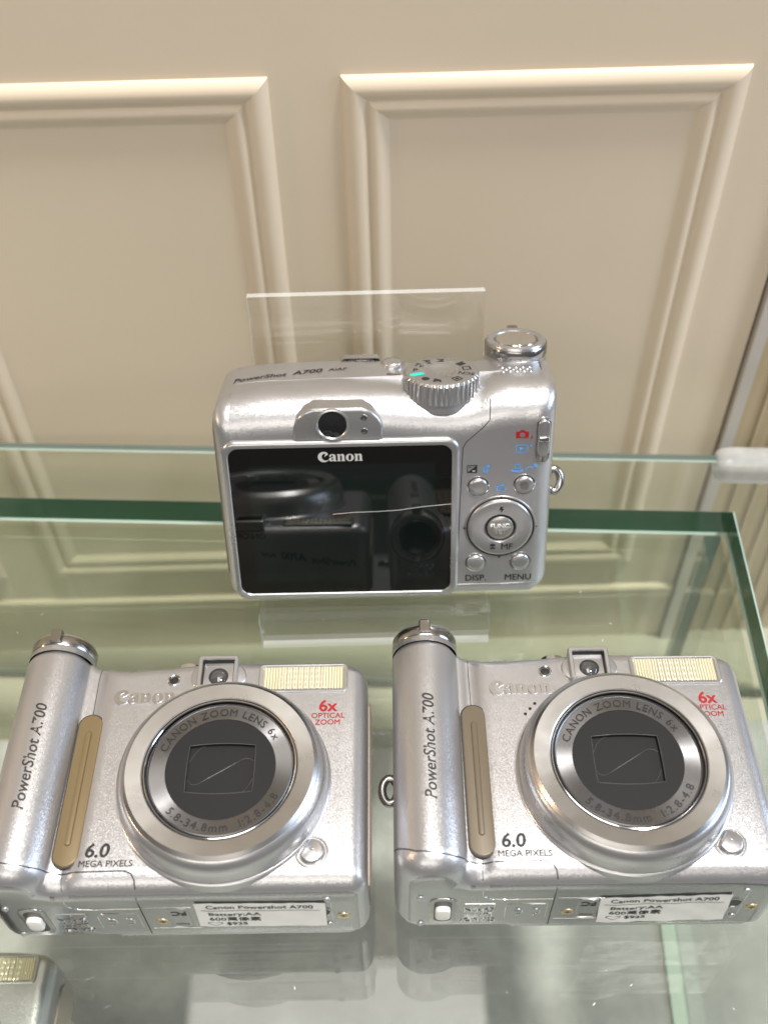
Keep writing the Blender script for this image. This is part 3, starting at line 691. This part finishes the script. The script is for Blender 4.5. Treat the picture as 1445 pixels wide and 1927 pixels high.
    P('eyepiece_ring', lathe([(4.7, -.3), (4.6, .25), (4.2, .4), (3.9, .2), (3.7, -.1)], 32.7, 57.5, BACK, 48), M['silver2'], 40, hump)
    P('eyepiece', lathe([(3.8, .05), (3.0, .12), (1.5, .28), (.02, .32)], 32.7, 57.5, BACK, 40), M['glassdark'], 40, hump)
    for y in (59.4, 55.4): P('indicator_lamp', lathe([(.95, -.12), (.85, .0), (.02, .08)], 41.2, y, BACK, 20), M['darkchrome'], 40, hump)
    # control field
    P('control_seam', seamline([(75.3, 61.8), (75.0, 57.0), (73.4, 55.2), (68.8, 51.0), (67.9, 49.2), (67.6, 39), (66.9, 14), (66.4, 5.4)], BACK, .13), M['seam'], 60)
    P('control_seam', seamline([(66.5, 4.2), (80, 4.2), (90.0, 4.6)], BACK, .1), M['chrome'], 60)
    sl = P('slide_switch', prism(rrect(87.7, 44.3, 91.6, 57.8, 1.95), -4.0, -.95, .2, BACK), M['darkchrome'])
    P('switch_knob', prism(rrect(88.0, 46.6, 91.3, 57.4, 1.6), -1.5, -.1, .4, BACK), M['silver2'], 40, sl)
    P('knob_ridge', prism(rrect(88.2, 51.2, 91.1, 52.6, .3, 2), -.3, .45, .3, BACK), M['chrome'], 40, sl)
    def button(x, y, r_, nm='button'):
        b_ = P(nm, lathe([(r_ + .55, -1.3), (r_ + .5, -1.05), (r_ + .2, -1.0), (r_ + .05, -1.25)], x, y, BACK, 40), M['chrome'], 40)
        P('cap', lathe([(r_ + .05, -1.9), (r_, -.8), (r_ - .4, -.4), (r_ * .5, -.32), (.02, -.3)], x, y, BACK, 40), M['silver2'], 45, b_)
        P('gap', lathe([(r_ + .28, -1.12), (r_ - .05, -1.12)], x, y, BACK, 40), M['black'], None, b_)
        return b_
    button(72.3, 37.1, 2.6); b2 = button(85.1, 37.5, 2.6); button(72.2, 11.8, 2.6); button(85.1, 12.0, 2.6)
    P('dot', put(([(x, y) for x, y in circle(1.25, 20)], [tuple(range(20))]), BACK, 85.1, 37.5, -.22), M['darkchrome'], None, b2)
    dp = P('control_pad', lathe([(9.3, -1.3), (9.25, -.95), (8.8, -.45), (8.2, -.3), (4.6, -.42), (4.3, -.8), (4.2, -1.2)], 78.9, 23.7, BACK, 72), M['silver2'], 40)
    P('pad_gap', lathe([(9.65, -1.1), (9.1, -1.1)], 78.9, 23.7, BACK, 72), M['black'], None, dp)
    P('pad_rim', lathe([(10.3, -1.25), (10.1, -.95), (9.75, -.9), (9.6, -1.2)], 78.9, 23.7, BACK, 72), M['backpanel'], 40, dp)
    P('set_button', lathe([(3.75, -1.6), (3.7, -.6), (3.3, -.25), (1.5, -.18), (.02, -.18)], 78.9, 23.7, BACK, 48), M['backpanel'], 40, dp)
    P('set_gap', lathe([(4.35, -.95), (3.6, -.95)], 78.9, 23.7, BACK, 48), M['black'], None, dp)
    for s, y in (('FUNC.', 24.0), ('SET', 21.9)): P('moulded_lettering', thick(text2d(s, 2.1), BACK, 78.9, y, -.4, .0), M['chrome'], 30, dp)
    P('lettering', put(text2d('MF', 2.8, .05), BACK, 80.9, 16.7, -.28), M['ink'], None, dp)
    fl = [[(-.9, -.2), (-.6, -.9), (-.1, -.9), (0, -.3), (.1, -.9), (.6, -.9), (.9, -.2), (.3, -.4), (.15, .1), (.75, .1), (.75, 1.0), (.4, .7), (0, 1.1), (-.4, .7), (-.75, 1.0), (-.75, .1), (-.15, .1), (-.3, -.4)]]
    V = [tuple(BACK.p(76.9 + a, 17.7 + b_, -.28)) for a, b_ in fl[0]]; P('symbol', (V, [tuple(range(len(V)))]), M['ink'], None, dp)
    bolt = [(-.3, 1.1), (.5, 1.1), (.1, .35), (.7, .35), (-.2, -1.2), (0, -.1), (-.6, -.1)]
    V = [tuple(BACK.p(79.0 + a, 29.8 + b_, -.28)) for a, b_ in bolt]; P('symbol', (V, [tuple(range(len(V)))]), M['ink'], None, dp)
    P('lettering', drape(text2d('DISP.', 2.9, .05), BACK, 72.3, 5.5, .1), M['ink'], None)
    P('lettering', drape(text2d('MENU', 2.9, .05), BACK, 84.7, 5.5, .1), M['ink'], None)
    icon([[(-1.7, -1.2), (1.7, -1.2), (1.7, .75), (.8, .75), (.5, 1.2), (-.5, 1.2), (-.8, .75), (-1.7, .75)]], BACK, 83.9, 53.0, M['red'])
    icon([circle(.75, 16)], BACK, 83.9, 52.75, M['silver2'], .14); icon([circle(.32, 12)], BACK, 86.5, 52.0, M['red'])
    icon(frame(-1.7, -1.2, 1.7, 1.2, .2) + [[(-.55, -.65), (.75, 0), (-.55, .65)]], BACK, 83.9, 48.6, M['blue']); icon([circle(.3, 10)], BACK, 86.4, 49.4, M['blue'])
    icon(frame(-1.4, -1.2, 1.4, 1.2, .2) + [[(-1.2, -1.0), (1.2, -1.0), (1.2, 1.0)]], BACK, 70.5, 42.6, M['ink'])
    icon([box(-.9, .42, -.2, .62)], BACK, 70.5, 42.6, M['ink']); icon([box(.1, -.72, .9, -.5)], BACK, 70.5, 42.6, M['white'], .14)
    icon([box(-.9, .2, .9, .5), [(-.8, .0), (-.55, -1.3), (-.3, -1.3), (-.45, .0)], [(.45, .0), (.3, -1.3), (.55, -1.3), (.8, .0)], box(-.12, -1.3, .12, 0), [(-.2, .7), (.7, 1.5), (1.1, 1.0), (.4, .6)]], BACK, 74.3, 42.5, M['blue'])
    icon([[(-1.6, -1.1), (1.6, -1.1), (1.6, -.2), (1.0, -.2), (1.0, -.5), (-1.0, -.5), (-1.0, -.2), (-1.6, -.2)]] + frame(-.8, -.1, .8, 1.3, .25), BACK, 83.0, 42.5, M['blue'])
    icon([[(-1.5, -.6), (-.8, .3), (-.1, -.3), (.8, .5), (.6, .75), (-.1, .1), (-.8, .7), (-1.7, -.4)], [(.4, 1.1), (1.6, 1.1), (1.3, 0)]], BACK, 86.9, 42.6, M['blue'])
    icon(frame(-.3, -1.1, 1.3, .2, .22) + [[(-1.5, -.9), (-1.1, -.9), (-.7, .3), (.3, .8), (.3, .5), (1.1, 1.0), (.3, 1.6), (.3, 1.2), (-1.0, .7)]], BACK, 78.6, 36.4, M['blue'])
    for a, dx, dy in ((0, 10.2, 0), (90, 0, 9.9), (180, -10.2, 0), (270, 0, -9.9)):
        c, s = math.cos(R(a)), math.sin(R(a)); icon([[(x * c - y * s, x * s + y * c) for x, y in ((-.3, -.5), (.5, 0), (-.3, .5))]], BACK, 78.9 + dx, 23.7 + dy, M['ink'], .45)
    return root

def children(o): return [c for c in o.children]
def copy_tree(o, parent=None):
    c = o.copy(); COL.objects.link(c); c.parent = parent
    for ch in children(o): copy_tree(ch, c)
    return c
def find(root, name): return [c for c in root.children if c.name.split('.')[0] == name]

def sticker(root, u0, u1, w0, w1, rot, crumple):
    """printed paper price label on the underside, text the right way up for a viewer in front"""
    cx, cy = (u0 + u1) / 2, (w0 + w1) / 2; c, s = math.cos(rot), math.sin(rot); hw, hh = (u1 - u0) / 2, (w1 - w0) / 2
    V, F = [], []; nx, ny = 40, 14
    def z(x, y): return .34 + crumple * (.22 * math.sin(x * .55 + y * .3) * math.sin(y * .35 + 1) + .12 * math.sin(x * 1.3 - y * .7))
    def pt(x, y, dz=0): return tuple(BOT.p(cx + c * x - s * y, cy + s * x + c * y, z(x, y) + dz))
    for j in range(ny + 1):
        for i in range(nx + 1): V.append(pt(-hw + 2 * hw * i / nx, -hh + 2 * hh * j / ny))
    for j in range(ny):
        for i in range(nx): a = j * (nx + 1) + i; F.append((a, a + 1, a + nx + 2, a + nx + 1))
    st = obj('price_sticker', mesh('price_sticker', V, F, M['paper'], 60), root)
    def T(s_, size, x, y, bold=0, sx_=1., al='LEFT'):
        v, f = text2d(s_, size, bold, 0, sx_, al)
        obj('lettering', mesh('lettering', [pt(t_[0] + x, t_[1] + y, .05 + (t_[2] if len(t_) > 2 else 0)) for t_ in v], f, M['ink']), st)
    T('Canon Powershot A700', 2.55, -.2, hh - 3.1, .06, 1.0, 'CENTER')
    V = [pt(-hw + 1.2 + (2 * hw - 2.6) * i / 20, hh - 4.4 + d, .05) for d in (0, .22) for i in range(21)]
    obj('rule', mesh('rule', V, [(i, i + 1, i + 22, i + 21) for i in range(20)], M['ink']), st)
    T('Battery:AA', 2.5, -hw + 2.6, hh - 7.3, .05, 1.1); T('600萬像素', 2.5, -hw + 2.6, hh - 10.3, .05, 1.1); T('$925', 2.3, -hw + 6.4, hh - 13.1, .07, 1.1)
    hp = []
    for i in range(28):
        t = 2 * math.pi * i / 28; hp.append((-hw + 3.8 + .115 * 16 * math.sin(t) ** 3, hh - 12.2 + .075 * (13 * math.cos(t) - 5 * math.cos(2 * t) - 2 * math.cos(3 * t) - math.cos(4 * t))))
    n = len(hp); ins = [(-hw + 3.8 + (x + hw - 3.8) * .84, hh - 12.2 + (y - hh + 12.2) * .84) for x, y in hp]
    obj('heart', mesh('heart', [pt(x, y, .05) for x, y in hp + ins], [(i, (i + 1) % n, n + (i + 1) % n, n + i) for i in range(n)], M['ink']), st)

proto = build_camera()
GRP = 'silver compact cameras on and in the glass case'
tag(proto, 'silver compact camera lying face up at right, grey-brown grip strip, whole lens ring legible', 'camera', GRP)
left = copy_tree(proto); low = copy_tree(proto); rear = copy_tree(proto)
left['label'] = 'silver compact camera lying face up at left, cut by the picture edge, golden grip strip'
rear['label'] = 'silver compact camera standing on a clear stand, showing its black screen and buttons'
low['label'] = 'blurred camera inside the glass case, only its flash corner visible at bottom left'
for o in find(proto, 'grip_strip'):
    o.data = o.data.copy(); o.data.materials[0] = M['pad2']
    for r_ in o.children:
        if r_.name.startswith('ridge'): r_.data = r_.data.copy(); r_.data.materials[0] = M['pad2']
proto.location = (0, 94.2 * MM, 0.0006); proto.rotation_euler = (0, 0, -.018)
left.location = (-96.5 * MM, 94.15 * MM, 0.0006); left.rotation_euler = (0, 0, -.011)
sticker(proto, 48.3, 78.6, 6.3, 21.6, R(3.0), .45)
sticker(left, 50.0, 80.4, 8.8, 22.9, R(-1.2), .25)
low.location = (-109.8 * MM - 84.7 * MM, 113.5 * MM - 59.3 * MM, -94.4 * MM); low.rotation_euler = (0, 0, -.01)
for o in list(low.children):
    if o.name.split('.')[0] == 'lettering': bpy.data.objects.remove(o)
# rear camera: leaning on its stand, back towards the viewer
A = Matrix.Rotation(R(-.48), 3, 'Z') @ Matrix.Rotation(R(-17.82), 3, 'X')
o3 = Vector((-46.05, 185.94, 15.28)) + A @ Vector((WID, 0, 0))
mw = Matrix(((-A.col[0]), A.col[2], A.col[1])).transposed().to_4x4(); mw.translation = o3 * MM
rear.matrix_world = mw @ Matrix.Scale(K, 4)

# ------------------------------------------------------------------ acrylic stand
def sheet(name, pts_yz, t, x0, x1, parent, idx=(0, 0, 1, 1, 1, 1)):
    """flat bent-sheet leaf: side profile polyline (y,z) of thickness t between x0 and x1; broad faces clear, cut edges milky"""
    (ya, za), (yb, zb) = pts_yz; d = Vector((yb - ya, zb - za)).normalized(); nn = Vector((-d.y, d.x)) * t
    q = [(ya, za), (yb, zb), (yb + nn.x, zb + nn.y), (ya + nn.x, za + nn.y)]
    V = [(x, y, z) for x in (x0, x1) for y, z in q]
    F = [(0, 1, 5, 4), (2, 3, 7, 6), (1, 2, 6, 5), (3, 0, 4, 7), (3, 2, 1, 0), (4, 5, 6, 7)]
    return obj(name, mesh(name, V, F, [M['acrylic'], M['acredge']], None, list(idx)), parent)
stand = empty('display_stand', 'clear acrylic easel stand holding up the upright camera', 'stand')
sheet('back_plate', ((232.4, 3.2), (246.6, 81.6)), 2.4, -37.6, 30.6, stand)
sheet('base_plate', ((182.55, .3), (234.2, .3)), 2.7, -37.6, 30.6, stand)
sheet('front_lip', ((182.5, .3), (182.5, 14.2)), 2.7, -37.6, 30.6, stand, (0, 0, 0, 1, 1, 1))
sheet('ledge', ((182.6, 11.8), (188.0, 11.8)), 2.4, -37.6, 30.6, stand, (0, 0, 0, 0, 0, 0))

# ------------------------------------------------------------------ glass case
YAW = R(-3.6)
case = empty('glass_display_case', 'green-edged glass display case the cameras stand on', 'display case')
case.location = (117.5 * MM, 230.5 * MM, 0); case.rotation_euler = (0, 0, YAW)
def pane(name, x0, y0, z0, x1, y1, z1, broad, parent, edge='glassedge', ch=.7, m='glass', arris='arrisglint'):
    """glass sheet with ground arrises; broad = axis of the sheet normal"""
    lo, hi = (x0, y0, z0), (x1, y1, z1); ax = 'xyz'.index(broad); oth = [i for i in range(3) if i != ax]
    V, F, I = [], [], []
    rings = []
    for k, (inset, at) in enumerate(((ch, lo[ax]), (0, lo[ax] + ch), (0, hi[ax] - ch), (ch, hi[ax]))):
        ring = []
        for a, b_ in ((0, 0), (1, 0), (1, 1), (0, 1)):
            p = [0, 0, 0]; p[ax] = at
            p[oth[0]] = (lo[oth[0]] + inset) if a == 0 else (hi[oth[0]] - inset)
            p[oth[1]] = (lo[oth[1]] + inset) if b_ == 0 else (hi[oth[1]] - inset)
            ring.append(len(V)); V.append(tuple(p))
        rings.append(ring)
    for k in range(3):
        for i in range(4):
            j = (i + 1) % 4; F.append((rings[k][i], rings[k][j], rings[k + 1][j], rings[k + 1][i])); I.append(2 if k != 1 else 1)
    F.append(tuple(reversed(rings[0]))); I.append(0); F.append(tuple(rings[3])); I.append(0)
    me = mesh(name, V, F, [M[m], M[edge], M[arris]], None, I)
    b2 = bmesh.new(); b2.from_mesh(me); bmesh.ops.recalc_face_normals(b2, faces=b2.faces); b2.to_mesh(me); b2.free()
    return obj(name, me, parent)
BASEZ = -155.0
pane('top_pane', -420, -330, -12, 0, 0, -.05, 'z', case)
pane('rear_pane', -420, -8, BASEZ + 1, -9, -2, -12.3, 'y', case, 'glassthin', .4, 'glassthin', 'glassthin')
side = pane('side_pane', -8, -330, BASEZ + 1, -2, -1, -12.3, 'x', case, 'edgelit', .4, 'glassthin')
side.data.materials.append(M['glassthin']); side.data.materials.append(M['teal'])
for pg in side.data.polygons:
    if pg.material_index and pg.normal.z > .3: pg.material_index = 3
    elif pg.material_index and abs(pg.normal.y) > .3: pg.material_index = 4
back = pane('glass_sheet', -420, 25, BASEZ + 1, 60, 28.4, -2.0, 'y', None, 'sheetedge', .35, 'glassthin', 'arrisglint')
back.matrix_world = case.matrix_world if False else Matrix.Translation((117.5 * MM, 230.5 * MM, 0)) @ Matrix.Rotation(YAW, 4, 'Z')
tag(back, 'thin upright glass sheet between the case and the panelled wall', 'glass sheet')
# clear plastic clip on that sheet
cl = []
for i in range(40):
    pass
prof = rrect(-5.5, -6.0, 5.5, 6.0, 4.0, 8)
V, F = [], []; n = len(prof); xs = [(0, .55), (.8, .78), (2.4, .93), (5, 1), (60, 1)]
for x, s in xs: V += [(x, a * s, b_ * s) for a, b_ in prof]
for k in range(len(xs) - 1):
    for i in range(n): j = (i + 1) % n; F.append((k * n + i, (k + 1) * n + i, (k + 1) * n + j, k * n + j))
F.append(tuple(range(n))); F.append(tuple(reversed([(len(xs) - 1) * n + i for i in range(n)])))
clip = obj('plastic_clip', mesh('plastic_clip', V, F, M['clip'], 50)); clip.location = (117.8 * MM, 257.2 * MM, -5.4 * MM); clip.rotation_euler = (0, 0, YAW)
tag(clip, 'rounded cloudy clear plastic clip at the right end of the thin glass sheet', 'clip')
# riser under the camera inside the case
rz = pane('acrylic_block', -196, 56, BASEZ + .3, -112, 110, -94.9, 'z', None, 'acredge', .5, 'acrylic', 'acredge')
tag(rz, 'clear acrylic block under the camera inside the case', 'riser')

# ------------------------------------------------------------------ floor, boards, wall
def slab(name, x0, y0, z0, x1, y1, z1, m, parent=None):
    V = [(x, y, z) for x in (x0, x1) for y in (y0, y1) for z in (z0, z1)]
    F = [(0, 1, 3, 2), (4, 6, 7, 5), (0, 4, 5, 1), (2, 3, 7, 6), (0, 2, 6, 4), (1, 5, 7, 3)]
    return obj(name, mesh(name, V, F, m), parent)
fl = slab('counter', -700, -500, BASEZ - 20, 700, 240, BASEZ, M['concrete']); fl['kind'] = 'structure'
fb = slab('floor', -700, 240.5, BASEZ - 20, 700, 700, BASEZ - 1.5, M['olive']); fb['kind'] = 'structure'
wall = slab('wall', -700, 290, BASEZ - 1.4, 131, 310, 600, M['wall']); wall['kind'] = 'structure'
YW = 290.0
PROFILE = [(0, -.2), (.25, 1.1), (.9, 2.0), (2.0, 2.9), (3.4, 3.35), (4.8, 3.1), (6.0, 2.3), (6.9, 1.3), (7.5, .9), (8.0, 1.3), (8.5, 2.0), (9.3, 2.35), (10.3, 2.2), (11.5, 1.4), (12.6, .5), (13.6, .12), (14.2, -.2)]
def moulding(x0, z0, x1, z1):
    V, F = [], []
    for side in range(4):
        k = len(V)
        for d, h_ in PROFILE:
            c = [(x0 + d, z0 + d), (x1 - d, z0 + d), (x1 - d, z1 - d), (x0 + d, z1 - d)]
            a, b_ = c[side], c[(side + 1) % 4]
            V += [(a[0], YW - h_ * .75, a[1]), (b_[0], YW - h_ * .75, b_[1])]
        for i in range(len(PROFILE) - 1): F.append((k + 2 * i, k + 2 * i + 1, k + 2 * i + 3, k + 2 * i + 2))
    me = mesh('panel_moulding', V, F, M['wall'], 60)
    return obj('panel_moulding', me, wall)
moulding(-9.2, -99.0, 108.5, 124.5); moulding(-147.5, -99.0, -29.8, 124.5); moulding(-286, -99.0, -168, 124.5)
V, F = [], []
bprof = [(0, -.2), (.3, 1.4), (1.2, 2.6), (2.6, 3.0), (4.0, 2.3), (5.0, 1.4), (5.6, 1.9), (6.6, 2.6), (8.0, 2.4), (9.2, 1.2), (10, .3), (10.5, -.2)]
for d, h_ in bprof: V += [(-700, YW - h_ * .75, -116 - d), (131, YW - h_ * .75, -116 - d)]
F = [(2 * i, 2 * i + 1, 2 * i + 3, 2 * i + 2) for i in range(len(bprof) - 1)]
obj('base_moulding', mesh('base_moulding', V, F, M['wall'], 60), wall)
tr = slab('corner_trim', 132.0, 287, BASEZ - 1.4, 136.4, 300, 600, M['trim']); tag(tr, 'narrow grey metal trim strip at the right end of the cream wall', 'trim')
wd = empty('wood_panel', 'brown striped wood panel beside the wall at the right edge', 'panel')
wd.location = (0, 0, 0)
for i in range(24):
    x = 137.0 + i * 4.2
    slab('slat', x, 291 + (i % 2) * .8, BASEZ - 1.4, x + 4.0, 300, 600, M['wood'], wd)

# ------------------------------------------------------------------ dust and hair scratches on the glass
V, F = [], []
for i in range(240):
    x, y = random.uniform(-130, 112), random.uniform(20, 215); r0 = random.uniform(.04, .11); a0 = random.uniform(0, 6.28); el = random.choice((1, 1, 1, 5))
    k = len(V)
    for j in range(6):
        a = a0 + j * math.pi / 3; px, py = r0 * el * math.cos(j * math.pi / 3), r0 * math.sin(j * math.pi / 3)
        V.append((x + px * math.cos(a0) - py * math.sin(a0), y + px * math.sin(a0) + py * math.cos(a0), .03))
    F.append(tuple(range(k, k + 6)))
du = obj('dust', mesh('dust', V, F, M['white'])); tag(du, 'fine dust specks and lint lying on the glass top', 'dust', None, 'stuff')
